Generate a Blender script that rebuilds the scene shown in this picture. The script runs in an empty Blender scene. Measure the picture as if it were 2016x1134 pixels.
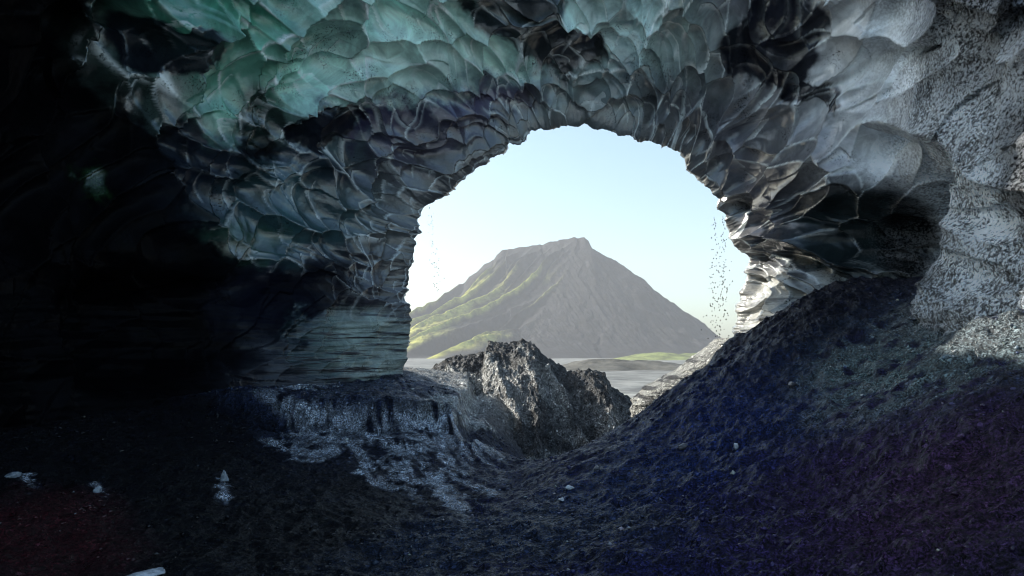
import bpy, math, random
import numpy as np
from mathutils import Vector

random.seed(7)
RNG = np.random.RandomState(7)
S = bpy.context.scene
COL = S.collection

# ------------------------------------------------------------------ camera, world, sun, exposure
F = 1467.0                       # focal length in pixels of the 2016 px wide photograph
PITCH = math.radians(5.0)
cam_d = bpy.data.cameras.new('camera')
cam = bpy.data.objects.new('camera', cam_d)
COL.objects.link(cam)
S.camera = cam
cam_d.sensor_width = 36.0
cam_d.lens = 36.0 * F / 2016.0
cam_d.clip_start = 0.05
cam_d.clip_end = 60000
cam.location = (0, 0, 0)
cam.rotation_euler = (math.pi / 2 + PITCH, 0, 0)

SUN_EL = math.radians(33)
SUN_AZ = math.radians(-72)       # from +Y, negative = to the left
sx, sy, sz = (math.sin(SUN_AZ) * math.cos(SUN_EL), math.cos(SUN_AZ) * math.cos(SUN_EL), math.sin(SUN_EL))
sun_d = bpy.data.lights.new('sun', 'SUN')
sun_d.energy = 4.5
sun_d.angle = math.radians(0.5)
sun_d.color = (1.0, 0.95, 0.86)
sun = bpy.data.objects.new('sun', sun_d)
COL.objects.link(sun)
sun.rotation_euler = Vector((sx, sy, sz)).to_track_quat('Z', 'Y').to_euler()
sun.location = (-20, 10, 30)

W = bpy.data.worlds.new('World')
S.world = W
W.use_nodes = True
wn = W.node_tree.nodes
bg = wn['Background']
sky = wn.new('ShaderNodeTexSky')
sky.sky_type = 'NISHITA'
sky.sun_disc = False
sky.sun_elevation = SUN_EL
sky.sun_rotation = SUN_AZ
sky.air_density = 1.0
sky.dust_density = 2.0
sky.ozone_density = 1.2
tint = wn.new('ShaderNodeVectorMath'); tint.operation = 'MULTIPLY'
tint.inputs[1].default_value = (0.94, 1.02, 0.97)
W.node_tree.links.new(sky.outputs[0], tint.inputs[0])
W.node_tree.links.new(tint.outputs[0], bg.inputs[0])
bg.inputs[1].default_value = 0.13

S.view_settings.view_transform = 'Standard'
S.view_settings.look = 'None'
S.view_settings.exposure = 1.05
S.view_settings.gamma = 1.0
S.cycles.use_denoising = True
S.cycles.filter_width = 1.0
S.cycles.max_bounces = 8
S.cycles.diffuse_bounces = 5
S.cycles.volume_bounces = 0

# ------------------------------------------------------------------ numeric helpers
def q_of(px, py):
    """direction of a photograph pixel as (X/Y, Z/Y)"""
    xc = (np.asarray(px, float) - 1008.0) / F
    yc = (567.0 - np.asarray(py, float)) / F
    dy = math.cos(PITCH) - yc * math.sin(PITCH)
    dz = math.sin(PITCH) + yc * math.cos(PITCH)
    return xc / dy, dz / dy

def pt(px, py, d):
    a, b = q_of(px, py)
    return (float(a) * d, float(d), float(b) * d)

def pix_of(X, Y, Z):
    """inverse of q_of for points in front"""
    cy = Y * math.cos(PITCH) + Z * math.sin(PITCH)
    cz = -Y * math.sin(PITCH) + Z * math.cos(PITCH)
    cy = np.where(cy > 0.05, cy, 0.05)
    return 1008 + F * X / cy, 567 - F * cz / cy

def _hash(ix, iy, iz, s):
    h = (ix.astype(np.int64) * 374761393 + iy.astype(np.int64) * 668265263 + iz.astype(np.int64) * 2147483647 + s * 974634777) & 0xffffffff
    h = ((h ^ (h >> 13)) * 1274126177) & 0xffffffff
    h = ((h ^ (h >> 16)) * 2246822519) & 0xffffffff
    return ((h ^ (h >> 15)) & 0xffffff) / float(0xffffff)

def vnoise(x, y, z, s=0):
    ix = np.floor(x); iy = np.floor(y); iz = np.floor(z)
    fx = x - ix; fy = y - iy; fz = z - iz
    fx = fx * fx * fx * (fx * (fx * 6 - 15) + 10)
    fy = fy * fy * fy * (fy * (fy * 6 - 15) + 10)
    fz = fz * fz * fz * (fz * (fz * 6 - 15) + 10)
    r = 0
    for a in (0, 1):
        wa = fx if a else 1 - fx
        for b in (0, 1):
            wb = fy if b else 1 - fy
            for c in (0, 1):
                wc = fz if c else 1 - fz
                r = r + _hash(ix + a, iy + b, iz + c, s) * wa * wb * wc
    return r * 2 - 1

def fbm(x, y, z, octv=4, s=0, gain=0.5, ridged=False):
    r = 0; a = 1.0; f = 1.0; t = 0
    for i in range(octv):
        n = vnoise(x * f + 17.3 * i, y * f - 9.1 * i, z * f + 4.7 * i, s + i * 13)
        if ridged:
            n = 1 - 2 * np.abs(n)
        r = r + a * n; t += a
        a *= gain; f *= 2.03
    return r / t

def voro(u, v, s=0, jit=0.85):
    """F1, F2 and cell id of a jittered grid"""
    iu = np.floor(u); iv = np.floor(v)
    f1 = np.full(u.shape, 9.0); f2 = np.full(u.shape, 9.0); cid = np.zeros(u.shape)
    z0 = np.zeros(u.shape)
    for a in (-1, 0, 1):
        for b in (-1, 0, 1):
            cu = iu + a; cv = iv + b
            pu = cu + 0.5 + jit * (_hash(cu, cv, z0, s) - 0.5)
            pv = cv + 0.5 + jit * (_hash(cu, cv, z0, s + 5) - 0.5)
            d = np.hypot(u - pu, v - pv)
            idv = _hash(cu, cv, z0, s + 9)
            near = d < f1
            f2 = np.where(near, f1, np.minimum(f2, d))
            cid = np.where(near, idv, cid)
            f1 = np.where(near, d, f1)
    return f1, f2, cid

def sstep(a, b, x):
    t = np.clip((x - a) / (b - a), 0, 1)
    return t * t * (3 - 2 * t)

def grid_mesh(name, P, wrap=False, keep=None, attrs=None, mat=None):
    """P (n, m, 3) -> a smooth quad mesh"""
    n, m = P.shape[:2]
    idx = np.arange(n * m).reshape(n, m)
    if wrap:
        a = idx[:-1]; b = np.roll(idx, -1, axis=1)[:-1]
        c = np.roll(idx, -1, axis=1)[1:]; d = idx[1:]
    else:
        a = idx[:-1, :-1]; b = idx[:-1, 1:]; c = idx[1:, 1:]; d = idx[1:, :-1]
    q = np.stack([a, b, c, d], -1).reshape(-1, 4)
    if keep is not None:
        k = keep.reshape(-1)
        q = q[k[q].all(axis=1)]
    me = bpy.data.meshes.new(name)
    me.vertices.add(n * m)
    me.vertices.foreach_set('co', P.reshape(-1).astype(np.float32))
    me.loops.add(q.size)
    me.loops.foreach_set('vertex_index', q.reshape(-1).astype(np.int32))
    me.polygons.add(len(q))
    me.polygons.foreach_set('loop_start', np.arange(0, q.size, 4, dtype=np.int32))
    me.polygons.foreach_set('loop_total', np.full(len(q), 4, np.int32))
    me.polygons.foreach_set('use_smooth', np.ones(len(q), bool))
    me.update(calc_edges=True)
    for k_, A in (attrs or {}).items():
        if A.ndim == 3:
            at = me.attributes.new(k_, 'FLOAT_COLOR', 'POINT')
            c4 = np.concatenate([A.reshape(-1, 3), np.ones((n * m, 1))], 1)
            at.data.foreach_set('color', c4.reshape(-1).astype(np.float32))
        else:
            at = me.attributes.new(k_, 'FLOAT', 'POINT')
            at.data.foreach_set('value', A.reshape(-1).astype(np.float32))
    if mat:
        me.materials.append(mat)
    o = bpy.data.objects.new(name, me)
    COL.objects.link(o)
    return o

def tag(o, label=None, cat=None, group=None, kind=None):
    if label: o['label'] = label
    if cat: o['category'] = cat
    if group: o['group'] = group
    if kind: o['kind'] = kind
    return o

# ------------------------------------------------------------------ materials
class NT:
    def __init__(self, name):
        self.m = bpy.data.materials.new(name)
        self.m.use_nodes = True
        self.t = self.m.node_tree
        self.b = self.t.nodes['Principled BSDF']
        self.geo = self.t.nodes.new('ShaderNodeNewGeometry')
        self.pos = self.geo.outputs['Position']
    def link(self, a, b): self.t.links.new(a, b)
    def attr(self, n, out='Color'):
        a = self.t.nodes.new('ShaderNodeAttribute'); a.attribute_name = n
        return a.outputs[out]
    def noise(self, scale, detail=4, rough=0.6, vec=None, dist=0.0):
        n = self.t.nodes.new('ShaderNodeTexNoise')
        n.inputs['Scale'].default_value = scale
        n.inputs['Detail'].default_value = detail
        n.inputs['Roughness'].default_value = rough
        n.inputs['Distortion'].default_value = dist
        self.link(vec or self.pos, n.inputs['Vector'])
        return n.outputs['Fac']
    def voronoi(self, scale, feature='F1', vec=None, out='Distance'):
        n = self.t.nodes.new('ShaderNodeTexVoronoi')
        n.feature = feature
        n.inputs['Scale'].default_value = scale
        self.link(vec or self.pos, n.inputs['Vector'])
        return n.outputs[out]
    def stretch(self, sx_, sy_, sz_):
        n = self.t.nodes.new('ShaderNodeVectorMath'); n.operation = 'MULTIPLY'
        n.inputs[1].default_value = (sx_, sy_, sz_)
        self.link(self.pos, n.inputs[0])
        return n.outputs[0]
    def ramp(self, fac, a, b, lo=0.0, hi=1.0):
        n = self.t.nodes.new('ShaderNodeMapRange')
        n.interpolation_type = 'SMOOTHSTEP'
        self.link(fac, n.inputs[0])
        n.inputs[1].default_value = a; n.inputs[2].default_value = b
        n.inputs[3].default_value = lo; n.inputs[4].default_value = hi
        return n.outputs[0]
    def math(self, op, a, b=None):
        n = self.t.nodes.new('ShaderNodeMath'); n.operation = op
        for i, v in enumerate((a, b)):
            if v is None: continue
            if isinstance(v, (int, float)): n.inputs[i].default_value = v
            else: self.link(v, n.inputs[i])
        return n.outputs[0]
    def mix(self, fac, a, b, mode='MIX'):
        n = self.t.nodes.new('ShaderNodeMix'); n.data_type = 'RGBA'; n.blend_type = mode
        if isinstance(fac, (int, float)): n.inputs[0].default_value = fac
        else: self.link(fac, n.inputs[0])
        for i, v in ((6, a), (7, b)):
            if isinstance(v, tuple): n.inputs[i].default_value = (*v, 1)
            else: self.link(v, n.inputs[i])
        return n.outputs[2]
    def bump(self, h, strength, dist, prev=None):
        n = self.t.nodes.new('ShaderNodeBump')
        if isinstance(strength, (int, float)): n.inputs['Strength'].default_value = strength
        else: self.link(strength, n.inputs['Strength'])
        n.inputs['Distance'].default_value = dist
        self.link(h, n.inputs['Height'])
        if prev is not None: self.link(prev, n.inputs['Normal'])
        return n.outputs[0]
    def out(self, color, rough, normal=None, spec=0.5):
        for k, v in (('Base Color', color), ('Roughness', rough), ('Normal', normal), ('Specular IOR Level', spec)):
            if v is None: continue
            if isinstance(v, (int, float)): self.b.inputs[k].default_value = v
            elif isinstance(v, tuple): self.b.inputs[k].default_value = (*v, 1)
            else: self.link(v, self.b.inputs[k])
        return self.m

def mat_ice():
    n = NT('glacier_ice')
    col = n.attr('col'); grit = n.attr('grit', 'Fac'); lip_light = n.attr('lip_light', 'Fac'); strata = n.attr('strata', 'Fac')
    # embedded ash specks gathered in clouds
    cloud = n.ramp(n.noise(2.2, 3), 0.50, 0.68)
    speck = n.ramp(n.noise(38, 3, 0.7), 0.55, 0.62)
    speck = n.math('MULTIPLY', speck, cloud)
    c = n.mix(speck, col, (0.006, 0.007, 0.009))
    # faint milky bands inside the ice
    milky = n.ramp(n.noise(1.6, 6, 0.65, dist=1.5), 0.35, 0.75, 0.72, 1.35)
    cm = n.t.nodes.new('ShaderNodeVectorMath'); cm.operation = 'SCALE'
    n.link(c, cm.inputs[0]); n.link(milky, cm.inputs['Scale'])
    c = cm.outputs[0]
    # ash layers in the bedded walls
    lay = n.noise(1.0, 6, 0.7, vec=n.stretch(0.5, 0.5, 9.0))
    layd = n.math('MULTIPLY', n.ramp(lay, 0.50, 0.60), strata)
    c = n.mix(layd, c, (0.02, 0.02, 0.024))
    # bright highlights painted along the cusps
    c = n.mix(n.math('MULTIPLY', lip_light, n.ramp(n.noise(14, 4, 0.7), 0.30, 0.50)), c, (0.80, 0.85, 0.84))
    # grit film, its glints painted as bright grains
    grain = n.math('ADD', n.noise(30, 5, 0.75), n.ramp(n.noise(2.2, 4, 0.6), 0.3, 0.7, -0.045, 0.05))
    gcol = n.mix(n.ramp(grain, 0.42, 0.58), (0.03, 0.03, 0.035), (1.9, 1.95, 2.0))
    c = n.mix(n.math('MULTIPLY', grit, 0.95), c, n.mix(0.9, gcol, col, 'MULTIPLY'))
    b1 = n.bump(n.noise(7, 3, 0.5), 0.3, 0.03)
    b2 = n.bump(lay, n.math('MULTIPLY', strata, 0.9), 0.05, b1)
    b3 = n.bump(grain, n.math('ADD', n.math('MULTIPLY', grit, 0.9), 0.12), 0.06, b2)
    r = n.math('ADD', n.ramp(n.noise(5, 4), 0.3, 0.7, 0.05, 0.22), n.math('MULTIPLY', grit, 0.15))
    bw = n.t.nodes.new('ShaderNodeRGBToBW'); n.link(c, bw.inputs[0])
    return n.out(c, r, b3, n.ramp(bw.outputs[0], 0.006, 0.045, 0.02, 1.0))

def mat_ash(name='volcanic_ash', light=1.0, wet=0.24, scale=1.0):
    n = NT(name)
    col = n.attr('col')
    g = n.noise(70 * scale, 4, 0.8)
    g2 = n.noise(16 * scale, 5, 0.7)
    v = n.math('MULTIPLY', n.ramp(g, 0.42, 0.66, 0.08, 3.2), n.ramp(g2, 0.3, 0.7, 0.4, 1.7))
    sc = n.t.nodes.new('ShaderNodeVectorMath'); sc.operation = 'SCALE'
    n.link(col, sc.inputs[0]); n.link(v, sc.inputs['Scale'])
    # sparse pale grains
    pv = n.voronoi(22 * scale, out='Color')
    sp = n.t.nodes.new('ShaderNodeSeparateColor'); n.link(pv, sp.inputs[0])
    pale = n.math('MULTIPLY', n.ramp(sp.outputs[0], 0.955, 0.965), n.ramp(n.voronoi(22 * scale), 0.42, 0.30))
    lift = n.t.nodes.new('ShaderNodeVectorMath'); lift.operation = 'MULTIPLY_ADD'
    n.link(col, lift.inputs[0]); lift.inputs[1].default_value = (4, 4, 4); lift.inputs[2].default_value = (0.02, 0.024, 0.03)
    c = n.mix(pale, sc.outputs[0], lift.outputs[0])
    b1 = n.bump(g2, 1.0, 0.14)
    b2 = n.bump(n.voronoi(30 * scale), 0.8, 0.03, b1)
    b3 = n.bump(g, 0.9, 0.02, b2)
    r = n.ramp(n.noise(7, 4), 0.35, 0.65, wet, wet + 0.3)
    fr = n.attr('wet', 'Fac')
    r = n.math('SUBTRACT', r, n.math('MULTIPLY', fr, 0.16))
    return n.out(c, r, b3, n.math('ADD', n.math('MULTIPLY', fr, 0.72), 0.28))

M_ICE = mat_ice()
M_ASH = mat_ash()

# ------------------------------------------------------------------ cave shell
YM = 12.0
CQX, CQZ = [float(a) for a in q_of(1130, 560)]
RIM = [(1468, 528), (1466, 505), (1446, 484), (1438, 458), (1424, 446), (1420, 424), (1401, 410), (1404, 396), (1385, 375), (1365, 350), (1345, 325),
       (1330, 302), (1290, 288), (1250, 282), (1215, 272), (1175, 262), (1140, 250), (1105, 252), (1075, 262), (1040, 278),
       (1000, 300), (990, 312), (960, 330), (920, 355), (895, 370), (870, 390), (840, 404), (833, 420), (835, 462), (821, 490),
       (826, 515), (812, 540), (809, 590), (813, 620), (804, 660), (801, 700), (795, 722), (800, 760), (850, 900), (980, 990),
       (1200, 990), (1400, 900), (1452, 760), (1450, 660), (1447, 610), (1451, 565)]
rx, rz = q_of([p[0] for p in RIM], [p[1] for p in RIM])
ra = np.unwrap(np.arctan2(rz - CQZ, rx - CQX))
rr = np.hypot(rz - CQZ, rx - CQX)
ra = np.concatenate([ra - 2 * math.pi, ra, ra + 2 * math.pi]); rr = np.tile(rr, 3)
order = np.argsort(ra); ra = ra[order]; rr = rr[order]

NT_, NV = 1700, 760
th = np.linspace(0, 2 * math.pi, NT_, endpoint=False)
rimR = np.interp(th, ra, rr) * YM
# inner section radius: right, top, left, floor
key_t = np.radians([-90, -45, -20, 0, 20, 45, 70, 90, 110, 135, 160, 180, 205, 235, 270])
key_r = np.array([3.4, 3.9, 3.4, 3.35, 3.7, 4.6, 4.9, 4.9, 5.1, 5.4, 5.8, 6.0, 5.6, 4.6, 3.4])
thw = np.where(th > math.radians(270), th - 2 * math.pi, th)
innR = np.interp(thw, key_t, key_r)
kk = np.exp(-np.linspace(-3, 3, 121) ** 2); kk /= kk.sum()
innR = np.convolve(np.concatenate([innR[-60:], innR, innR[:60]]), kk, 'valid')

# rows: outside face, rim, inside, back end
v_out = np.linspace(0, 1, 70)[:-1]
ys_in = YM - (YM - 4.0) * np.linspace(0, 1, NV) ** 1.25
ys_back = np.linspace(4.0, -9.0, 60)[1:]
T = th[None, :]
rows_y = []; rows_r = []
for v in v_out:                              # from far out on the glacier front to the rim
    k = 1 - v
    rows_r.append(rimR + 9.0 * k ** 1.6 + 0.0 * th)
    rows_y.append(np.full(NT_, YM + 0.55 * math.sqrt(1 - (1 - min(1, k * 6)) ** 2) - 3.0 * k * k))
def inner_radius(y):
    t = np.clip((YM - y) / (4.6 - 1.2 * np.clip(np.sin(th), 0, 1)), 0, 1)
    w = 1 - (1 - t) ** 1.7
    R = rimR * (1 - w) + innR * w
    # recess behind the near right wall, alcove low on the left
    dt = np.abs(thw - math.radians(3)); R = R + 1.45 * np.exp(-(dt / 0.21) ** 4) * math.exp(-((y - 9.2) / 1.25) ** 4)
    R = R + 0.30 * np.exp(-((thw - math.radians(28)) / 0.25) ** 2) * math.exp(-((y - 8.8) / 0.7) ** 2)
    R = R + 1.0 * np.exp(-((thw - math.radians(150)) / 0.20) ** 4) * math.exp(-((y - 8.2) / 0.7) ** 4)
    R = R + 0.9 * np.exp(-((thw - math.radians(186)) / 0.12) ** 4) * math.exp(-((y - 9.6) / 1.0) ** 4)
    return R
for y in list(ys_in) + list(ys_back):
    rows_r.append(inner_radius(y)); rows_y.append(np.full(NT_, y))
Rr = np.array(rows_r); Yy = np.array(rows_y)
n_out = len(v_out)
Tm = np.broadcast_to(T, Rr.shape)
ct = np.cos(Tm); st = np.sin(Tm)
inside = (np.arange(len(Rr)) >= n_out)[:, None] * np.ones_like(Rr)
X0 = CQX * Yy + Rr * ct; Z0 = CQZ * Yy + Rr * st

# seamless surface coordinates: angle and log of apparent radius
lr = np.log(np.maximum(Rr / np.maximum(Yy, 1.2), 0.05))
wu = 0.17 * fbm(ct * 2.2, st * 2.2, lr * 2.2, 3, 3)
wv = 0.17 * fbm(ct * 2.2, st * 2.2, lr * 2.2 + 30, 3, 4)
fade_in = np.where(inside > 0, sstep(0.0, 0.35, YM - Yy), 0.35)

def cells(K, asp, s, twist=0.0):
    nK = round(2 * math.pi * K)
    u = (Tm / (2 * math.pi)) * nK + wu * K + twist * lr * K
    v = (lr * K) * asp * (1 - 0.42 * sstep(0.25, 0.75, ct) * sstep(-0.1, 0.3, st)) + wv * K
    # wrap in u by hashing modulo
    iu = np.floor(u); iv = np.floor(v)
    f1 = np.full(u.shape, 9.0); f2 = f1.copy(); cid = np.zeros(u.shape); cdv = np.zeros(u.shape)
    z0 = np.zeros(u.shape)
    for a in (-1, 0, 1):
        for b in (-1, 0, 1):
            cu = iu + a; cv = iv + b; cw = np.mod(cu, nK)
            pu = cu + 0.5 + 0.9 * (_hash(cw, cv, z0, s) - 0.5)
            pv = cv + 0.5 + 0.9 * (_hash(cw, cv, z0, s + 5) - 0.5)
            d = np.hypot(u - pu, v - pv)
            near = d < f1
            f2 = np.where(near, f1, np.minimum(f2, d))
            cid = np.where(near, _hash(cw, cv, z0, s + 9), cid)
            cdv = np.where(near, v - pv, cdv)
            f1 = np.where(near, d, f1)
    return f1, f2, cid, cdv

fa1, fa2, ca, va = cells(4.5, 0.85, 21, 0.35)
fb1, fb2, cb, vb = cells(9.5, 0.9, 22, -0.3)
fc1, fc2, cc, vc = cells(14.0, 0.8, 23, 0.2)
right = sstep(0.35, 0.9, ct) * 1.0
up = sstep(0.0, 0.5, st)
low = 1 - sstep(0.2, 1.5, Z0 + 0 * st)        # bedded low walls
bowl = lambda f, k=1.0: np.clip(1 - (f * 1.25) ** 2 * k, -0.6, 1)
relief_scale = 0.55 + 0.45 * sstep(YM, 7, Yy)
scal = (0.42 * bowl(fa1) * (0.4 + 1.0 * ca) + 0.32 * bowl(fb1) * (0.2 + 1.3 * cb) + 0.055 * bowl(fc1) * (0.3 + 1.2 * cc))
scal += 0.13 * va * (0.4 + ca) + 0.08 * vb * (0.5 + cb)
scal *= relief_scale * (1 - 0.72 * low) * np.where(Yy < 3, 0.6, 1) * (1 - 0.55 * sstep(8.6, 6.8, Yy) * sstep(0.85, 0.98, ct))
big = 0.28 * fbm(X0 * 0.45, Yy * 0.45, Z0 * 0.45, 4, 8) * fade_in
fine = 0.022 * fbm(X0 * 3.1, Yy * 3.1, Z0 * 3.1, 4, 11)
strz = Z0 * 5.5 + 0.5 * fbm(X0 * 0.6, Yy * 0.6, Z0 * 0.6, 2, 15)
bed = 0.10 * fbm(strz * 0 + 3.3, strz * 0 + 1.1, strz, 4, 16, 0.6) + 0.05 * fbm(X0 * 0.7, Yy * 0.7, strz * 1.5, 3, 17)
near_w = sstep(8.8, 6.8, Yy + 0.8 * fbm(X0 * 1.2, Yy * 1.2, Z0 * 1.2, 4, 27, 0.6)) * sstep(0.5, 0.95, ct) * inside
gritn = 0.028 * fbm(X0 * 11, Yy * 11, Z0 * 11, 3, 19, 0.7) * near_w
HX0, HY0 = pix_of(X0, Yy + 0.0 * X0, Z0)
hx = HX0 + 45 * fbm(X0 * 1.6, Yy * 1.6, Z0 * 1.6, 5, 35, 0.6); hy = HY0 + 45 * fbm(X0 * 1.6 + 7, Yy * 1.6, Z0 * 1.6, 5, 36, 0.6)
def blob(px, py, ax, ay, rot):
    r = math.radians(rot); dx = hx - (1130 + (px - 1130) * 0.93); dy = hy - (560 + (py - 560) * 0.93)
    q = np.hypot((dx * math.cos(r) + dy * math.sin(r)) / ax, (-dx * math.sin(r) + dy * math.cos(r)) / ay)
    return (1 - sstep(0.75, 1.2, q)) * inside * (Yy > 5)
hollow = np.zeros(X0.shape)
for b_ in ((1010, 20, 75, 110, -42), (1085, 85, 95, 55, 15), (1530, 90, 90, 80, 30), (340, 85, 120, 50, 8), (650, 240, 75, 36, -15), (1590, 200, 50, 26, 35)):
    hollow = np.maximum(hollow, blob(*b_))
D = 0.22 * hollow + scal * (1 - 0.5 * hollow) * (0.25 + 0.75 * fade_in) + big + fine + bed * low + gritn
# ragged rim
rim_near = np.exp(-((Yy - YM) / 0.35) ** 2)
D += rim_near * (0.05 * fbm(ct * 22, st * 22, Yy * 2, 4, 25, 0.65) + 0.07 * fbm(ct * 9, st * 9, Yy, 3, 26, 0.6))
X = X0 + D * ct; Z = Z0 + D * st
Y = Yy + 0.45 * scal * fade_in * inside
P = np.stack([X, Y, Z], -1)

# ice and ash colours, with light and shade painted in, patch by patch
PX, PY = pix_of(X, Y, Z)
ragx = 75 * fbm(X * 1.5, Y * 1.5, Z * 1.5, 6, 31, 0.68)
ragy = 75 * fbm(X * 1.5 + 40, Y * 1.5, Z * 1.5, 6, 32, 0.68)
C = np.zeros(P.shape); C[...] = (0.045, 0.050, 0.068)
def patch(px, py, ax, ay, rot, c, w=1.0, soft=0.55, rag=1.0):
    dx = PX + ragx * rag - px; dy = PY + ragy * rag - py
    r = math.radians(rot)
    a = (dx * math.cos(r) + dy * math.sin(r)) / ax
    b = (-dx * math.sin(r) + dy * math.cos(r)) / ay
    m = (1 - sstep(1 - soft, 1 + soft, np.hypot(a, b))) * w
    m = m[..., None]
    C[...] = C * (1 - m) + np.array(c) * m
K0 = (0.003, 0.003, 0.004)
patch(0, 560, 540, 800, 0, K0, 1, 0.25)  # left wall painted near-black where light does not reach
patch(620, 300, 260, 200, 0, (0.022, 0.032, 0.05), 0.9)
patch(760, 90, 430, 155, 0, (0.36, 0.60, 0.53), 1)
patch(420, 15, 190, 75, 12, (0.08, 0.30, 0.21), 1, 0.4)
patch(470, 150, 110, 110, -50, (0.15, 0.38, 0.28), 1, 0.4)
patch(840, 120, 150, 80, -10, (0.50, 0.70, 0.62), 0.9)
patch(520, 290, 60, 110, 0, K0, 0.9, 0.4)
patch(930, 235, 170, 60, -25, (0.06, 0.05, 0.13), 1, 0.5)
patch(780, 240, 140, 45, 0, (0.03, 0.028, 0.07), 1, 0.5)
patch(1250, 90, 180, 110, 10, (0.50, 0.68, 0.66), 1)
patch(1290, 220, 170, 80, 25, (0.20, 0.28, 0.31), 0.9)
patch(1400, 290, 150, 70, 35, (0.055, 0.05, 0.085), 0.8)
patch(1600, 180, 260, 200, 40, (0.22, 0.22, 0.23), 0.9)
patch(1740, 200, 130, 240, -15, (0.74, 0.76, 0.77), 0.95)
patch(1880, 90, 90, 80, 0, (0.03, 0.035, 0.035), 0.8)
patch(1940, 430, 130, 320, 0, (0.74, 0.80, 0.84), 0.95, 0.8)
patch(2010, 330, 60, 110, 0, (0.03, 0.03, 0.035), 0.8)
patch(1690, 470, 150, 105, 0, (0.018, 0.030, 0.034), 1, 0.3, 0.6)  # recess behind the near wall, its shade painted in
patch(1790, 480, 55, 90, 0, (0.008, 0.01, 0.012), 1, 0.4, 0.3)
patch(640, 420, 190, 80, 5, (0.035, 0.085, 0.095), 1)
patch(790, 440, 60, 90, 0, (0.20, 0.22, 0.22), 0.9)
patch(480, 470, 90, 40, 0, (0.03, 0.08, 0.055), 0.9, 0.4)
patch(190, 350, 26, 30, 0, (0.02, 0.07, 0.02), 0.6, 0.6)
patch(640, 600, 200, 95, 0, (0.005, 0.006, 0.013), 1, 0.4)  # low left alcove darkened by painted shade
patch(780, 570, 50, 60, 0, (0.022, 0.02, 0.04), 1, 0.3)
patch(735, 680, 100, 65, 0, (0.42, 0.54, 0.48), 1, 0.35, 0.5)
patch(640, 700, 70, 50, 0, (0.03, 0.09, 0.08), 0.7, 0.5)
patch(1540, 610, 130, 70, 0, (0.42, 0.42, 0.39), 1, 0.35, 0.6)
# every scallop is cut in ice of its own clarity
cv = (0.65 + 0.75 * cb) * (0.8 + 0.4 * ca) * (0.85 + 0.3 * cc)
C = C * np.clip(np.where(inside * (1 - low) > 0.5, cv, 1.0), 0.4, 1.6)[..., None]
hm = (sstep(0.02, 0.6, hollow + 0.25 * fbm(X * 4, Y * 4, Z * 4, 4, 37, 0.65) * (hollow > 0.02)) * 0.96)[..., None]          # hollows painted near-black, their deep shade put into the colour
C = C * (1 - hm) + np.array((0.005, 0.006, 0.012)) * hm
# grey compacted rim
rimm = (np.exp(-((YM - Yy) / 0.55) ** 2) * 0.8 * np.where(inside > 0, 1, 1))[..., None] * (1 - 0.5 * low[..., None])
C = C * (1 - rimm) + np.array((0.135, 0.135, 0.13)) * rimm
outm = (1 - inside)[..., None]
C = C * (1 - outm) + np.array((0.30, 0.33, 0.34)) * outm
behind = (Yy < 3.5)[..., None]
C = np.where(behind, np.array((0.10, 0.12, 0.13)), C)

ridge = np.clip(1 - (fa2 - fa1) * 9, 0, 1) * sstep(0.0, 0.3, va) + np.clip(1 - (fb2 - fb1) * 6, 0, 1) * sstep(0.0, 0.35, vb) * 0.9 + np.clip(1 - (fc2 - fc1) * 4, 0, 1) * sstep(0.1, 0.4, vc) * (cc > 0.55) * 0.6
ridge = np.clip(ridge, 0, 1) * (1 - low) * sstep(0.35, 0.6, fbm(X * 1.1, Y * 1.1, Z * 1.1, 3, 41) * 0.5 + 0.62)
lum = C.mean(-1)
lip_light = np.clip(ridge * sstep(0.008, 0.06, lum) * 1.1, 0, 1)  # painted highlight on the scallop lips
gritA = np.clip(near_w * sstep(0.2, 0.6, ct) + 0.6 * sstep(1640, 1920, PX + 1.5 * ragx) * inside, 0, 1)
strata = low * inside * sstep(6.5, 8.5, Yy) * sstep(0.01, 0.05, lum)
# unseen roof opening, added to let in daylight and a sun beam
ej = fbm(X * 0.8, Y * 0.8, Z * 0.8, 3, 43)
foot = Z - sz * (3.4 - X) / -sx              # where the sun through this spot of the roof would strike the right wall
openl = (Z > 0.497 * Y + 0.08 + 0.06 * ej) & (foot > 0.0 + 0.25 * ej)
openr = (X > 0.8) & (Z > 0.50 * Y + 0.15) & (Z > 1.9 + 0.4 * ej)
keepc = ~((inside > 0) & (openl | openr) & (Y < 10.5)) & ~((inside > 0) & (Y < -2))
cave = grid_mesh('cave_wall', P, wrap=True, keep=keepc, attrs={'col': C, 'lip_light': lip_light, 'grit': gritA, 'strata': strata}, mat=M_ICE)
tag(cave, 'scalloped glacier ice vault with teal, grey and shadow-black patches arching around the cave mouth', 'ice cave', kind='structure')

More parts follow.
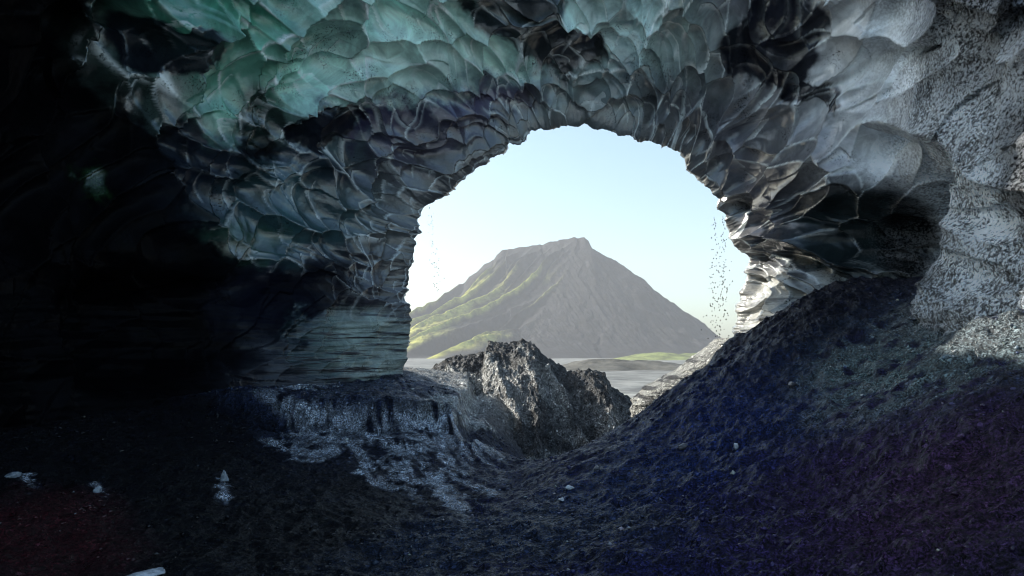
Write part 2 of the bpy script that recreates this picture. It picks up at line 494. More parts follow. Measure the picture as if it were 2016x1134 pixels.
# ------------------------------------------------------------------ ground inside and just outside the cave
CP = [  # px, py, depth
    (0, 1134, 4.6), (300, 1134, 4.7), (600, 1134, 4.8), (900, 1134, 4.6), (1200, 1134, 4.2), (1500, 1134, 3.6), (1800, 1134, 3.1), (2016, 1134, 2.8),
    (0, 950, 6.2), (300, 950, 6.6), (600, 970, 7.0), (860, 995, 6.8), (0, 800, 8.5), (300, 780, 9.5),
    (560, 800, 9.2), (700, 806, 9.2), (800, 806, 9.2), (885, 808, 9.1), (560, 830, 9.0), (700, 838, 8.95), (870, 838, 9.0), (560, 880, 8.5), (740, 890, 8.4), (880, 890, 8.6),
    (560, 760, 11.2), (700, 748, 11.8), (790, 738, 12.3), (840, 742, 13.5),
    (905, 850, 9.4), (985, 925, 8.6), (1010, 960, 7.6), (960, 975, 7.2),
    (1120, 905, 7.6), (1190, 880, 7.9), (1265, 825, 8.5), (1330, 765, 9.2), (1420, 695, 10.0), (1500, 650, 10.2), (1580, 600, 10.2), (1650, 563, 10.0), (1780, 560, 9.0),
    (1300, 950, 6.3), (1500, 850, 6.5), (1700, 720, 6.9), (1850, 640, 6.9), (1960, 640, 5.6), (2016, 800, 4.3), (2016, 950, 3.5),
    (1100, 1020, 5.8), (1700, 950, 4.7),
]
pts = [pt(*c) for c in CP]
pts += [(-3, -6, -1.7), (3, -6, -1.2), (0, 0, -1.65), (-4, 0, -1.7), (4.2, 0, -0.9), (0, -10, -1.8), (0, -26, -1.0), (-18, -26, 0), (18, -26, 0), (-7, 4, -1.3),
        # gully behind the crest, and the slope beyond the mouth
        (1.6, 10.8, -2.1), (0.4, 10.6, -2.1), (2.6, 12.0, -1.7), (0.6, 12.2, -2.1), (-0.60, 11.5, -0.86), (-0.4, 13.0, -0.72), (-1.0, 14.5, -0.50), (0.0, 11.8, -1.5), (3.6, 13.0, -1.2), (-0.9, 12.8, -0.75),
        (-2.2, 15.0, -0.35), (-3.5, 18.0, -0.45), (0, 19, -0.9), (3, 19, -1.9), (6, 16, -1.5), (8, 12, 0.0), (-8, 12, -0.4), (-8, 18, -0.6), (9, 20, -2.0),
        (-9, 26, -1.6), (0, 26, -2.2), (9, 26, -2.8)]
A = np.array(pts)
def tps_fit(A, lam=0.002):
    n = len(A)
    d = np.hypot(A[:, None, 0] - A[None, :, 0], A[:, None, 1] - A[None, :, 1])
    Km = d + lam * np.eye(n) * -1      # linear (biharmonic 3D) kernel keeps creases local
    Pm = np.column_stack([np.ones(n), A[:, 0], A[:, 1]])
    L = np.block([[Km, Pm], [Pm.T, np.zeros((3, 3))]])
    return np.linalg.solve(L, np.concatenate([A[:, 2], np.zeros(3)]))
wts = tps_fit(A)
def ground_z(X, Y):
    z = wts[len(A)] + wts[len(A) + 1] * X + wts[len(A) + 2] * Y
    for i in range(len(A)):
        z = z + wts[i] * np.hypot(X - A[i, 0], Y - A[i, 1])
    return z
# perspective-spaced grid: denser near the viewer
gu = np.linspace(-1, 1, 1150)
gy = np.concatenate([np.linspace(-26, 2.2, 90)[:-1], np.geomspace(2.2, 26, 900)])
GY = np.repeat(gy[:, None], len(gu), 1)
halfw = 7.5 + 0.25 * np.maximum(GY - 12, 0) + 0.5 * np.maximum(-GY, 0)
GX = gu[None, :] * halfw
GZ = ground_z(GX, GY)
# a shelf with a hard lip on the left
edy = 9.12 + 0.16 * fbm(GX * 1.4, GX * 0, GX * 0, 3, 58)
edx = -0.74 + 0.12 * fbm(GY * 1.8, GX * 0, GX * 0, 3, 59)
sd = np.minimum(GY - edy, (edx - GX) * 1.0)
GZ += (0.17 * sstep(-0.03, 0.05, sd) * np.exp(-np.clip(sd, 0, 9) / 1.1) - 0.14 * np.exp(-((sd + 0.14) / 0.13) ** 2)) * sstep(-4.6, -3.0, GX)
lump = 0.10 * fbm(GX * 1.1, GY * 1.1, GX * 0, 4, 51) + 0.06 * fbm(GX * 3.2, GY * 3.2, GX * 0, 4, 52, 0.6, True) + 0.022 * fbm(GX * 11, GY * 11, GX * 0, 4, 53, 0.65)
clod1, clod2, cidd = voro(GX * 9 + 0.3 * fbm(GX * 4, GY * 4, GX * 0, 2, 56), GY * 9, 57)
lump += 0.030 * np.clip(0.5 - clod1, 0, 1) * (cidd > 0.55)
slopem = sstep(0.2, 1.8, GX - 0.25 * (GY - 6))           # scree on the right
lump *= (0.75 + 0.6 * slopem)
GZ = GZ + lump
# the ledge on the left: a step with a hard lip
GPX, GPY = pix_of(GX, GY, GZ)
GC = np.zeros(GX.shape + (3,)); GC[...] = (0.024, 0.027, 0.040)
gr1 = 80 * fbm(GX * 1.2, GY * 1.2, GX * 0, 7, 61, 0.7); gr2 = 80 * fbm(GX * 1.2 + 9, GY * 1.2, GX * 0, 7, 62, 0.7)
peaks = sstep(-0.15, 0.35, fbm(GX * 7 + GY * 3, GY * 5, GX * 0, 4, 64, 0.65, True))
def gpatch(px, py, ax, ay, rot, c, w=1.0, soft=0.5):
    dx = GPX + gr1 - px; dy = GPY + gr2 - py
    r = math.radians(rot)
    a = (dx * math.cos(r) + dy * math.sin(r)) / ax; b = (-dx * math.sin(r) + dy * math.cos(r)) / ay
    m = ((1 - sstep(1 - soft, 1 + soft, np.hypot(a, b))) * w * (GY > 0.5) * (peaks if sum(c) > 0.25 else 1))[..., None]
    GC[...] = GC * (1 - m) + np.array(c) * m
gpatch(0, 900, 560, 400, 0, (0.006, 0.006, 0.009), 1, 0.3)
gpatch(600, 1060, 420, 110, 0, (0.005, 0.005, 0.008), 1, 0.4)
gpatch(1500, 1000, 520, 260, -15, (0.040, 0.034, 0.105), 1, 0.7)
gpatch(1850, 1000, 300, 170, -15, (0.125, 0.042, 0.078), 0.9, 0.9)
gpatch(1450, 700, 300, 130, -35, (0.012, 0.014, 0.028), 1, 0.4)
gpatch(1780, 730, 260, 80, -12, (0.11, 0.165, 0.17), 0.95, 0.9)
gpatch(1900, 640, 130, 60, 0, (0.15, 0.18, 0.19), 0.9)
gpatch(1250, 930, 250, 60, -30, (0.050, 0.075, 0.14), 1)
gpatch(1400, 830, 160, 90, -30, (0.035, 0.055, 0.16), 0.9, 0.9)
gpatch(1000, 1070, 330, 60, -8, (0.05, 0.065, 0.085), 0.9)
gpatch(700, 775, 260, 40, 0, (0.07, 0.085, 0.13), 1)
gpatch(760, 860, 220, 40, 8, (0.13, 0.145, 0.18), 0.9)
for a_ in ((690, 905, 110, 9, 40), (800, 915, 130, 12, 38), (850, 900, 100, 8, 36), (880, 860, 90, 12, 28), (800, 838, 90, 7, 4), (740, 870, 120, 9, 20), (600, 880, 60, 12, 20), (900, 885, 80, 20, 28), (440, 945, 9, 22, -10), (190, 965, 7, 20, -25), (30, 935, 24, 9, 30), (620, 790, 90, 14, 12), (820, 960, 60, 10, 30)):
    gpatch(*a_, (0.62, 0.68, 0.78), 0.95, 0.9)  # pale streaks painted in place of wet highlights
gpatch(950, 775, 90, 40, -20, (0.40, 0.41, 0.38), 0.9)
gpatch(60, 1060, 200, 90, 0, (0.16, 0.02, 0.018), 0.7)
outg = sstep(11.5, 13, GY)[..., None]
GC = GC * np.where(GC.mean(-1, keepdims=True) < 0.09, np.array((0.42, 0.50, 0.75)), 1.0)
GC = GC * (1 - outg) + np.array((0.22, 0.22, 0.21)) * outg
gpatch(935, 775, 100, 38, -22, (0.50, 0.51, 0.49), 0.95)
backg = sstep(0.6, -0.8, GY + 0.5 * fbm(GX, GY, GX * 0, 3, 63))[..., None]     # unseen pale floor added behind the viewer to bounce light onto the ceiling
GC = GC * (1 - backg) + np.array((0.64, 0.73, 0.82)) * backg
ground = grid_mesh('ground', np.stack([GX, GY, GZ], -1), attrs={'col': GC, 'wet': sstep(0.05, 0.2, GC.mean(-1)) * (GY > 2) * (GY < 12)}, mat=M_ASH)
tag(ground, 'black volcanic ash and gravel covering the cave floor and slopes', 'ground', kind='structure')

# ------------------------------------------------------------------ ash mound outside the mouth
def build_mound():
    NXm, NYm = 620, 520
    x = np.linspace(-3.4, 3.9, NXm); y = np.linspace(11.4, 20.5, NYm)
    MX, MY = np.meshgrid(x, y)
    d = 14.0; DM = 15.2
    # crest profile at each x, from the photograph's outline at a depth of about 14 m
    prof = [(780, 745), (835, 738), (862, 716), (885, 706), (905, 700), (955, 694), (960, 674), (1000, 674), (1022, 668), (1050, 676), (1068, 698), (1095, 716), (1115, 729),
            (1125, 729), (1165, 727), (1188, 734), (1200, 758), (1240, 784), (1290, 812), (1340, 840)]
    ppx = np.array([pt(a, b, d)[0] for a, b in prof]); ppz = np.array([pt(a, b, d)[2] for a, b in prof])
    def crest(X): return np.interp(X, ppx, ppz, left=-1.2, right=-2.2)
    wx = 0.22 * fbm(MX * 1.5, MY * 1.5, MX * 0, 3, 71); wy = 0.5 * fbm(MX * 1.2, MY * 1.2, MX * 0, 3, 72)
    yc = DM + 0.3 * np.sin(MX * 1.3) - 0.35 * np.exp(-((MX - 1.5) / 0.6) ** 2)
    # rescale x so the crest keeps its outline where it comes closer
    cz = crest((MX + wx * 0.15) * 14.0 / yc)
    cz = cz * yc / 14.0
    dy = (yc - MY + wy * 0.6)
    fall = np.where(dy > 0, 0.50 * np.clip(dy, 0, None) + 0.05 * np.clip(dy, 0, None) ** 2, 0.75 * np.clip(-dy, 0, None))
    MZ = cz - fall
    # spurs and clefts on the front, steep cone on the right
    rid = fbm(MX * 1.5 + MY * 0.5, MY * 0.5, MX * 0, 4, 73, 0.55, True)
    MZ += 0.42 * (rid - 0.2) * sstep(0.1, 1.2, dy) * (MX < 1.9)
    MZ += 0.12 * fbm(MX * 3.5, MY * 3.0, MX * 0, 4, 74, 0.6, True) * sstep(-0.1, 0.8, dy)
    MZ += 0.05 * fbm(MX * 9, MY * 9, MX * 0, 4, 75, 0.65) + 0.035 * fbm(MX * 22, MY * 22, MX * 0, 2, 76, 0.65)
    c1, c2, ci = voro(MX * 11, MY * 8, 77)
    MZ += 0.05 * np.clip(0.6 - c1, 0, 1) * (ci > 0.4)
    Pm = np.stack([MX + 0.06 * fbm(MX * 6, MY * 6, MZ * 6, 3, 78), MY, MZ], -1)
    GCm = np.zeros(Pm.shape); GCm[...] = (0.29, 0.29, 0.28)
    dust = np.exp(-((MX + 0.75) / 0.45) ** 2) * sstep(0.5, 1.2, dy)
    crust = sstep(-0.25, 0.25, fbm(MX * 1.6, MY * 1.2, MZ * 1.5, 6, 79, 0.65) + 0.9 * np.exp(-(dy / 0.5) ** 2) - 0.1 - 0.8 * dust)[..., None]
    GCm = GCm * (1 - crust * 0.85) + np.array((0.035, 0.036, 0.04)) * crust * 0.85
    gz = ground_z(MX, MY)
    keep = (MZ > gz - 0.35)
    o = grid_mesh('ash_mound', Pm, keep=keep, attrs={'col': GCm}, mat=M_MOUND)
    tag(o, 'rugged ash covered mound with two knobs standing just outside the cave mouth', 'mound')
    return o
M_MOUND = mat_ash('mound_ash', wet=0.5, scale=0.8)
build_mound()

# ------------------------------------------------------------------ outside: plain, foothills, mountain
def mat_far(name, detail=0.02, rough=0.9, bumpd=3.0):
    n = NT(name)
    col = n.attr('col')
    f = n.ramp(n.noise(detail, 8, 0.72), 0.3, 0.7, 0.35, 1.7)
    sc = n.t.nodes.new('ShaderNodeVectorMath'); sc.operation = 'SCALE'
    n.link(col, sc.inputs[0]); n.link(f, sc.inputs['Scale'])
    return n.out(sc.outputs[0], rough, n.bump(n.noise(detail * 3, 6, 0.7), 0.7, bumpd), 0.2)
M_FAR = mat_far('mountain_rock')
M_PLAIN = mat_far('outwash_plain', 0.03, 0.7, 0.3)
PZ = -20.0
def build_plain():
    ang = np.linspace(0, 2 * math.pi, 1441)
    r = np.concatenate([[0.01, 20, 24], np.geomspace(27, 30000, 260)])
    Rg, Ag = np.meshgrid(r, ang, indexing='ij')
    Xp = Rg * np.sin(Ag); Yp = 12 + Rg * np.cos(Ag)
    fall = sstep(10, 170, Rg)
    Zp = -3.6 + (PZ + 3.6) * fall + 0.8 * fbm(Xp * 0.012, Yp * 0.012, Xp * 0, 4, 81) * sstep(30, 300, Rg)
    Cc = np.zeros(Xp.shape + (3,)); Cc[...] = (0.14, 0.14, 0.13)
    st_ = sstep(0.05, 0.3, fbm(Xp * 0.0012, Yp * 0.006, Xp * 0, 4, 82))[..., None]
    Cc = Cc * (1 - 0.6 * st_) + np.array((0.17, 0.17, 0.155)) * 0.6 * st_
    br = np.abs(fbm(Xp * 0.0022, Yp * 0.012, Xp * 0, 4, 83))         # braided channels
    k_ = (1 - sstep(0.02, 0.07, br))[..., None]
    Cc = Cc * (1 - k_) + np.array((0.19, 0.19, 0.18)) * k_
    o = grid_mesh('plain', np.stack([Xp, Yp, Zp], -1), attrs={'col': Cc}, mat=M_PLAIN)
    tag(o, 'flat grey outwash plain reaching the foot of the mountain', 'plain', kind='structure')
build_plain()

MD = 4000.0
def build_mountain():
    prof = [(560, 700), (640, 686), (720, 664), (812, 634), (850, 614), (870, 600), (893, 582), (905, 566), (915, 560), (925, 545), (940, 536), (955, 520), (972, 512),
            (978, 500), (988, 491), (1010, 489), (1040, 486), (1063, 480), (1068, 482), (1080, 477), (1105, 472), (1130, 467), (1138, 469), (1150, 466), (1158, 472),
            (1165, 490), (1178, 498), (1184, 504), (1210, 520), (1232, 536), (1240, 545), (1262, 560), (1275, 578), (1290, 590), (1300, 592), (1320, 608), (1330, 618),
            (1350, 630), (1372, 646), (1380, 660), (1400, 680), (1425, 692), (1480, 700)]
    ppx = np.array([pt(a, b, MD)[0] for a, b in prof]); ppz = np.array([pt(a, b, MD)[2] for a, b in prof])
    x = np.linspace(ppx[0] - 100, ppx[-1] + 100, 900); y = np.linspace(MD - 1500, MD + 700, 620)
    MX, MY = np.meshgrid(x, y)
    dy = MD - MY
    cx = pt(1120, 500, MD)[0]
    cz = np.interp(MX, ppx, ppz, left=PZ - 40, right=PZ - 40)
    # distance-like cone from the summit ridge
    ridge_x0, ridge_x1 = pt(985, 490, MD)[0], pt(1150, 466, MD)[0]
    MW = MX + (110 * fbm(MX * 0.0035, MY * 0.0035, MX * 0, 4, 98) + 25 * fbm(MX * 0.015, MY * 0.015, MX * 0, 3, 99)) * sstep(0, 260, dy)
    sp0 = lambda v: 45 * np.logaddexp(0, v / 45)          # rounded shoulders
    ex = np.where(MX < (ridge_x0 + ridge_x1) / 2, sp0(ridge_x0 - MW), sp0(MW - ridge_x1)) - 45 * math.log(2) * 0.5
    ex = np.where(ex > 0, ex, 0)
    rad = np.hypot(ex, np.clip(dy, 0, None) * 0.9)
    # height from the outline evaluated at the radial distance, so the face fans out
    left = MX < (ridge_x0 + ridge_x1) / 2
    xr = np.where(left, ridge_x0 - rad, ridge_x1 + rad)
    zl = np.interp(xr, ppx, ppz, left=PZ - 40, right=PZ - 40)
    tx = np.clip((MX - ridge_x0) / (ridge_x1 - ridge_x0), 0, 1)
    sx_ = np.arange(ppx[0] - 2500, ppx[-1] + 2500, 5.0)
    sp_ = np.interp(sx_, ppx, ppz, left=PZ - 40, right=PZ - 40)
    kg = np.exp(-np.linspace(-3, 3, 181) ** 2 / 2); kg /= kg.sum()
    sm_ = np.convolve(np.pad(sp_, 90, mode='edge'), kg, 'valid')
    pr = lambda xx: np.interp(xx, sx_, sm_)
    zl = pr(np.where(left, ridge_x0 - rad, ridge_x1 + rad)) + (cz - pr(MX)) * np.exp(-np.clip(dy, 0, None) / 220)
    dc = np.clip(dy, 0, None)
    zmid = (1 - tx) * pr(ridge_x0 - dc * 0.9) + tx * pr(ridge_x1 + dc * 0.9) + (cz - (1 - tx) * pr(ridge_x0) - tx * pr(ridge_x1)) * np.exp(-dc / 300)
    zc = np.where(ex > 0, zl, zmid)
    MZ = np.where(dy > 0, zc, cz - 0.6 * np.clip(-dy, 0, None))
    MZ = np.where((dy > 0), np.minimum(MZ, cz + 0), MZ)
    # spurs running down and to the left
    face = sstep(10, 220, dy) * sstep(-20, 90, MZ - PZ)
    u = (MX + 0.75 * dy + 60 * fbm(MX * 0.003, MY * 0.003, MX * 0, 3, 90))
    sp1 = 1 - 2 * np.abs(vnoise(u * 0.0075, dy * 0.0009, MX * 0, 92))
    sp2 = 1 - 2 * np.abs(vnoise(u * 0.019, dy * 0.0016, MX * 0, 93))
    leftm = sstep(cx + 120, cx - 120, MX + 0.35 * dy)
    MZ += face * leftm * (60 * (sp1 - 0.3) + 22 * sp2)
    MZ += face * (1 - leftm) * (13 * fbm(MX * 0.012 - dy * 0.004, MY * 0.002, MX * 0, 4, 94, 0.55, True))
    MZ += face * 4 * fbm(MX * 0.03, MY * 0.03, MX * 0, 4, 95, 0.6)
    MZ += 8.0 * fbm(MX * 0.03, MY * 0.012, MX * 0, 5, 96, 0.65) * sstep(0, 100, MZ - PZ)
    green = leftm * sstep(0.50, 1.0, sp1 * 0.75 + sp2 * 0.35 + 0.15 * fbm(MX * 0.01, MY * 0.01, MX * 0, 3, 97)) * sstep(PZ + 520, PZ + 380, MZ)
    base = np.zeros(MX.shape + (3,)); base[...] = (0.018, 0.0175, 0.019)
    g = green[..., None]
    base = base * (1 - g) + np.array((0.29, 0.285, 0.06)) * g
    o = grid_mesh('mountain', np.stack([MX, MY, MZ], -1), keep=(MZ > PZ - 30), attrs={'col': base}, mat=M_FAR)
    tag(o, 'flat topped grey mountain with green ridges on its left flank beyond the plain', 'mountain', kind='structure')
build_mountain()

def build_hills(name, x0, x1, y0, y1, hgt, c, label, seed, f):
    x = np.linspace(x0, x1, 300); y = np.linspace(y0, y1, 120)
    HX, HY = np.meshgrid(x, y)
    e = sstep(x0, x0 + 0.25 * (x1 - x0), HX) * sstep(x1, x1 - 0.15 * (x1 - x0), HX) * sstep(y0, y0 + 0.4 * (y1 - y0), HY) * sstep(y1, y1 - 0.3 * (y1 - y0), HY)
    HZ = PZ - 2 + (hgt + 2) * e * (0.62 + 0.85 * fbm(HX * f, HY * f, HX * 0, 5, seed, 0.5))
    cc = np.zeros(HX.shape + (3,)); cc[...] = c
    o = grid_mesh(name, np.stack([HX, HY, HZ], -1), attrs={'col': cc}, mat=M_FAR)
    tag(o, label, 'hills', kind='structure')
a0 = pt(1070, 720, 900)[0]; a1 = pt(1500, 720, 900)[0]
build_hills('low_hills', a0, a1, 800, 1150, 13, (0.075, 0.072, 0.062), 'low bare grey hills on the plain beyond the mound', 111, 0.012)
a0 = pt(1190, 700, 2200)[0]; a1 = pt(1560, 700, 2200)[0]
build_hills('green_hills', a0, a1, 2100, 2500, 26, (0.13, 0.15, 0.05), 'thin green rise at the right foot of the mountain', 112, 0.005)

# ------------------------------------------------------------------ layered slab on the right of the mouth
def smooth_obj(name, P, mat, wrap=False, attrs=None, parent=None):
    o = grid_mesh(name, P, wrap=wrap, attrs=attrs, mat=mat)
    if parent is not None: o.parent = parent
    return o
def build_slab():
    prof = [(1262, 800), (1276, 778), (1290, 765), (1330, 744), (1352, 735), (1380, 712), (1405, 697), (1425, 682), (1447, 664)]
    d = 11.4
    pz = np.array([pt(a, b, d)[2] for a, b in prof]); pxx = np.array([pt(a, b, d)[0] for a, b in prof])
    nz, na = 150, 260
    zz = np.linspace(pz[0] - 0.25, pz[-1], nz)[:, None]
    aa = np.linspace(0, 2 * math.pi, na, endpoint=False)[None, :]
    xl = np.interp(zz, pz, pxx) ; xr = 4.4
    bedn = 0.5 * fbm(zz * 9 + 0 * aa, 0 * aa + 0 * zz, 0 * aa + 0 * zz, 4, 121, 0.6)
    ca_, sa_ = np.cos(aa), np.sin(aa)
    sup = (np.abs(ca_) ** 3.5 + np.abs(sa_) ** 3.5) ** (-1 / 3.5)
    X_ = (xl + xr) / 2 + (xr - xl) / 2 * ca_ * sup
    Y_ = d + 0.7 + 0.75 * sa_ * sup + 0 * zz
    Z_ = zz + 0 * aa
    n1 = 0.09 * bedn + 0.05 * fbm(X_ * 3, Y_ * 3, Z_ * 12, 4, 122) + 0.03 * fbm(X_ * 10, Y_ * 10, Z_ * 14, 3, 123)
    X_ = X_ + n1 * ca_; Y_ = Y_ + n1 * sa_
    Z_ = Z_ + 0.03 * fbm(X_ * 2, Y_ * 2, Z_ * 2, 3, 124)
    Pm = np.stack([X_, Y_, Z_], -1)
    c = np.zeros(Pm.shape); c[...] = (0.30, 0.30, 0.28)
    k = sstep(-0.05, 0.25, fbm(X_ * 1.5, Y_ * 1.5, Z_ * 16, 4, 125))[..., None]
    c = c * (1 - k) + np.array((0.05, 0.05, 0.052)) * k
    top = np.stack([np.full(na, (xl[-1, 0] + xr) / 2), np.full(na, d + 0.7), np.full(na, zz[-1, 0] + 0.02)], -1)[None]
    Pm = np.concatenate([Pm, top], 0); c = np.concatenate([c, c[-1:]], 0)
    o = grid_mesh('ice_slab', Pm, wrap=True, attrs={'col': c}, mat=M_MOUND)
    tag(o, 'stack of thin dirty ice layers jutting from the foot of the right wall at the mouth', 'ice slab')
build_slab()

# ------------------------------------------------------------------ loose stones
def mat_simple(name, c, rough, spec=0.5, bs=40, bd=0.01):
    n = NT(name)
    f = n.ramp(n.noise(bs * 0.4, 5, 0.7), 0.3, 0.7, 0.6, 1.3)
    cc = n.t.nodes.new('ShaderNodeVectorMath'); cc.operation = 'SCALE'; cc.inputs[0].default_value = c
    n.link(f, cc.inputs['Scale'])
    return n.out(cc.outputs[0], rough, n.bump(n.noise(bs, 4, 0.7), 0.7, bd), spec)
M_PALE = mat_simple('pale_ice_fragment', (0.62, 0.66, 0.70), 0.2, 0.6)
M_STONE = mat_simple('dark_stone', (0.10, 0.10, 0.115), 0.35, 0.5)
M_SHARD = mat_simple('grey_ice_shard', (0.30, 0.34, 0.38), 0.25, 0.6)
def ground_at(px, py):
    a, b = [float(v) for v in q_of(px, py)]
    for y in np.arange(2.0, 13, 0.02):
        i = np.searchsorted(gy, y); r = GZ[min(i, len(gy) - 1)]
        hw = halfw_row[min(i, len(gy) - 1)]
        z = np.interp(a * y, gu * hw, r)
        if b * y <= z:
            return a * y, y, z
    return None
halfw_row = 7.5 + 0.25 * np.maximum(gy - 12, 0) + 0.5 * np.maximum(-gy, 0)
def stone(name, loc, size, mat, seed):
    n, m = 18, 24
    ph = np.linspace(0.001, math.pi - 0.001, n)[:, None]; la = np.linspace(0, 2 * math.pi, m, endpoint=False)[None, :]
    x = np.sin(ph) * np.cos(la); y = np.sin(ph) * np.sin(la); z = np.cos(ph) + 0 * la
    dd = 1 + 0.45 * fbm(x * 1.3 + seed, y * 1.3, z * 1.3, 3, seed)
    rs = np.random.RandomState(seed)
    for _ in range(7):                      # knap flat facets
        nv = rs.normal(size=3); nv /= np.linalg.norm(nv)
        h = (x * nv[0] + y * nv[1] + z * nv[2]) * dd
        dd = np.where(h > 0.62, dd * 0.62 / np.maximum(h, 1e-3), dd)
    P_ = np.stack([x * dd * size[0], y * dd * size[1], z * dd * size[2]], -1)
    o = grid_mesh(name, P_, wrap=True, mat=mat)
    o.location = loc
    o.rotation_euler = (0, 0, rs.uniform(0, 6.28))
    return o
for k, (px, py, sz, mt, nm, lab) in enumerate([
    (1121, 962, (0.040, 0.03, 0.028), M_PALE, 'ice_fragment', 'upper of the two white ice fragments at the foot of the right scree slope'),
    (1106, 987, (0.030, 0.026, 0.02), M_PALE, 'ice_fragment', 'small white ice fragment just below the larger one at the scree foot'),
    (1449, 884, (0.018, 0.03, 0.036), M_PALE, 'ice_fragment', 'single thin white ice sliver standing high on the blue scree slope'),
    (285, 1132, (0.17, 0.07, 0.03), M_PALE, 'ice_fragment', 'flat white ice plate lying at the very bottom left on black ash'),
    (442, 945, (0.045, 0.05, 0.085), M_SHARD, 'ice_shard', 'bluish upright ice shard poking from the dark floor in the middle left'),
    (190, 970, (0.03, 0.04, 0.06), M_SHARD, 'ice_shard', 'narrow grey ice shard in the dark floor between its two neighbours'),
    (25, 940, (0.07, 0.05, 0.05), M_SHARD, 'ice_shard', 'broad grey ice shard at the far left of the dark floor'),
    (1175, 925, (0.05, 0.04, 0.03), M_STONE, 'stone', 'dark stone resting on the scree slope above the white fragments'),
    (1345, 880, (0.06, 0.05, 0.035), M_STONE, 'stone', 'dark stone halfway up the scree slope below its crest'),
    (1560, 760, (0.07, 0.05, 0.04), M_STONE, 'stone', 'dark stone near the shaded crest of the right slope'),
    ]):
    g = ground_at(px, py)
    if g is None: continue
    o = stone(nm, (g[0], g[1], g[2] + sz[2] * 0.05), sz, mt, 200 + k)
    tag(o, lab, 'stone' if nm == 'stone' else 'ice')

def build_gravel():
    # thousands of small angular grains: nobody could count them
    N = 22000
    yy = 2.4 + 9.5 * RNG.rand(N) ** 0.8
    xx = (RNG.rand(N) * 2 - 1) * np.minimum(7, 0.75 * yy + 0.6)
    cl = fbm(xx * 0.9, yy * 0.9, xx * 0, 3, 131)
    k = (cl + 0.25 * (xx > 0.3) > RNG.rand(N) * 0.5 - 0.15); xx = xx[k]; yy = yy[k]; N = len(xx)
    iy = np.clip(np.searchsorted(gy, yy), 0, len(gy) - 1)
    hw = halfw_row[iy]
    ix = np.clip(((xx / hw + 1) / 2 * (len(gu) - 1)).round().astype(int), 0, len(gu) - 1)
    zz = GZ[iy, ix]
    cbase = GC[iy, ix]
    s = 0.005 + 0.018 * RNG.rand(N) ** 6
    s *= 0.6 + 0.08 * yy
    base = np.array([(1, 0, 0), (-1, 0, 0), (0, 1, 0), (0, -1, 0), (0, 0, 1), (0, 0, -1)], float)
    tri = np.array([(0, 2, 4), (2, 1, 4), (1, 3, 4), (3, 0, 4), (2, 0, 5), (1, 2, 5), (3, 1, 5), (0, 3, 5)])
    V = base[None] * (0.6 + 0.8 * RNG.rand(N, 6, 1)) * s[:, None, None] * np.array((1, 1, 0.75))
    V += (RNG.rand(N, 6, 3) - 0.5) * s[:, None, None] * 0.7
    V[..., 0] += xx[:, None]; V[..., 1] += yy[:, None]; V[..., 2] += (zz + s * 0.2)[:, None]
    T_ = (tri[None] + (np.arange(N) * 6)[:, None, None]).reshape(-1, 3)
    me = bpy.data.meshes.new('gravel')
    me.vertices.add(N * 6); me.vertices.foreach_set('co', V.reshape(-1).astype(np.float32))
    me.loops.add(T_.size); me.loops.foreach_set('vertex_index', T_.reshape(-1).astype(np.int32))
    me.polygons.add(len(T_)); me.polygons.foreach_set('loop_start', np.arange(0, T_.size, 3, dtype=np.int32))
    me.polygons.foreach_set('loop_total', np.full(len(T_), 3, np.int32))
    me.update(calc_edges=True)
    tone = np.where(RNG.rand(N) < 0.07, 9.0, 0.6 + 1.2 * RNG.rand(N))[:, None]  # a few grains whitened to stand in for glints
    tint = 1 + 0.25 * (RNG.rand(N, 3) - 0.5)
    cgrey = np.where(tone > 5, cbase.mean(-1, keepdims=True), cbase)
    cc = np.clip(cgrey * tone * tint + 0.002, 0, 0.6)
    at = me.attributes.new('col', 'FLOAT_COLOR', 'POINT')
    c4 = np.concatenate([np.repeat(cc, 6, 0), np.ones((N * 6, 1))], 1)
    at.data.foreach_set('color', c4.reshape(-1).astype(np.float32))
    n = NT('gravel_grains')
    me.materials.append(n.out(n.attr('col'), 0.32, None, 0.5))
    o = bpy.data.objects.new('gravel', me); COL.objects.link(o)
    tag(o, 'loose black gravel scattered over the ash floor', 'gravel', kind='stuff')
build_gravel()

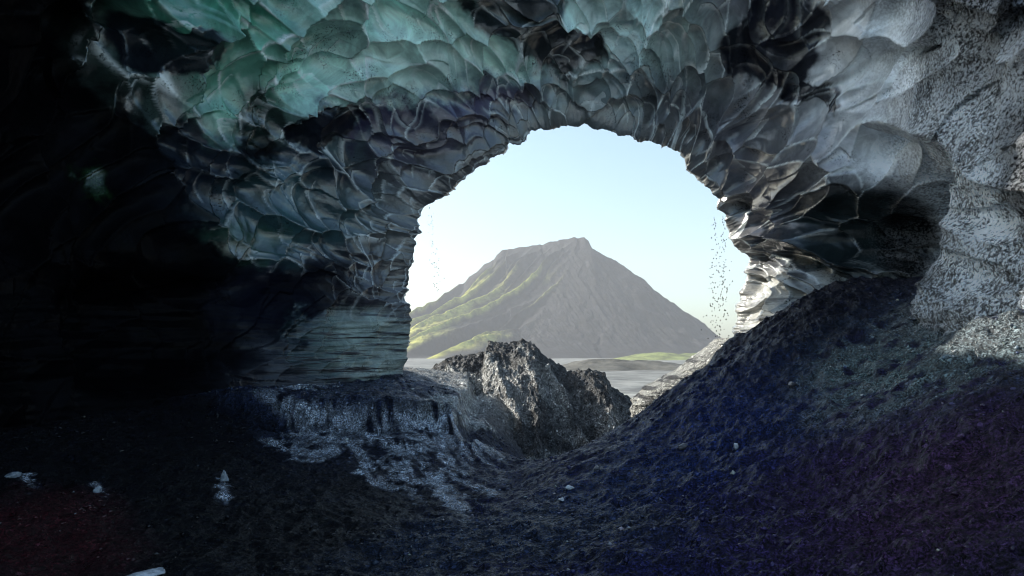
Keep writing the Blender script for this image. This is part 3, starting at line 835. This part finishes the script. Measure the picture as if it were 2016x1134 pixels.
# ------------------------------------------------------------------ meltwater drops falling from the rim
M_DROP = mat_simple('dark_meltwater', (0.035, 0.035, 0.03), 0.12, 0.5)  # dark base colour stands in for refraction against the sky
def drop_mesh():
    n, m = 9, 10
    ph = np.linspace(0.001, math.pi - 0.001, n)[:, None]; la = np.linspace(0, 2 * math.pi, m, endpoint=False)[None, :]
    r = np.sin(ph) * (1 - 0.25 * np.cos(ph))
    return np.stack([r * np.cos(la), r * np.sin(la), np.cos(ph) * 1.25 + 0 * la], -1)
d0 = grid_mesh('falling_drop', drop_mesh(), wrap=True, mat=M_DROP)
first = [True]
def put_drop(x, y, z, s, lab, grp):
    if first[0]:
        o = d0; first[0] = False
    else:
        o = d0.copy(); COL.objects.link(o)
    o.location = (x, y, z); o.scale = (s, s, s)
    tag(o, lab, 'water drop', grp)
rd = random.Random(5)
for i in range(215):
    t = rd.random() ** 0.85
    py = 425 + 245 * t
    strand = rd.choice((1407, 1425, 1425))
    px = strand + rd.gauss(0, 2.0 + 9 * t) - 5 * t
    x, y, z = pt(px, py, 12.1 + rd.uniform(-0.15, 0.25))
    put_drop(x, y, z, rd.uniform(0.005, 0.0105), 'dark meltwater drop falling from the right shoulder of the cave mouth', 'drops falling from the right shoulder of the mouth')
for i in range(62):
    t = rd.random()
    py = 408 + 170 * t
    px = 845 + 18 * t + rd.gauss(0, 2.0 + 6 * t)
    x, y, z = pt(px, py, 12.1 + rd.uniform(-0.15, 0.25))
    put_drop(x, y, z, rd.uniform(0.004, 0.0075), 'dark meltwater drop falling from the left shoulder of the cave mouth', 'drops falling from the left shoulder of the mouth')

# ------------------------------------------------------------------ haze
def build_haze():
    me = bpy.data.meshes.new('haze')
    x, y0, y1, z0, z1 = 6000, -60, 6500, -30, 800
    vs = [(-x, y0, z0), (x, y0, z0), (x, y1, z0), (-x, y1, z0), (-x, y0, z1), (x, y0, z1), (x, y1, z1), (-x, y1, z1)]
    fs = [(0, 3, 2, 1), (4, 5, 6, 7), (0, 1, 5, 4), (1, 2, 6, 5), (2, 3, 7, 6), (3, 0, 4, 7)]
    me.from_pydata(vs, [], fs)
    m = bpy.data.materials.new('haze_air'); m.use_nodes = True
    nt = m.node_tree; nt.nodes.remove(nt.nodes['Principled BSDF'])
    v = nt.nodes.new('ShaderNodeVolumePrincipled')
    v.inputs['Color'].default_value = (0.93, 0.95, 1.0, 1)
    v.inputs['Density'].default_value = 0.8e-4
    v.inputs['Anisotropy'].default_value = 0.2
    nt.links.new(v.outputs[0], nt.nodes['Material Output'].inputs['Volume'])
    me.materials.append(m)
    o = bpy.data.objects.new('haze', me); COL.objects.link(o)
    tag(o, 'pale haze softening the mountain and plain', 'haze', kind='stuff')
build_haze()
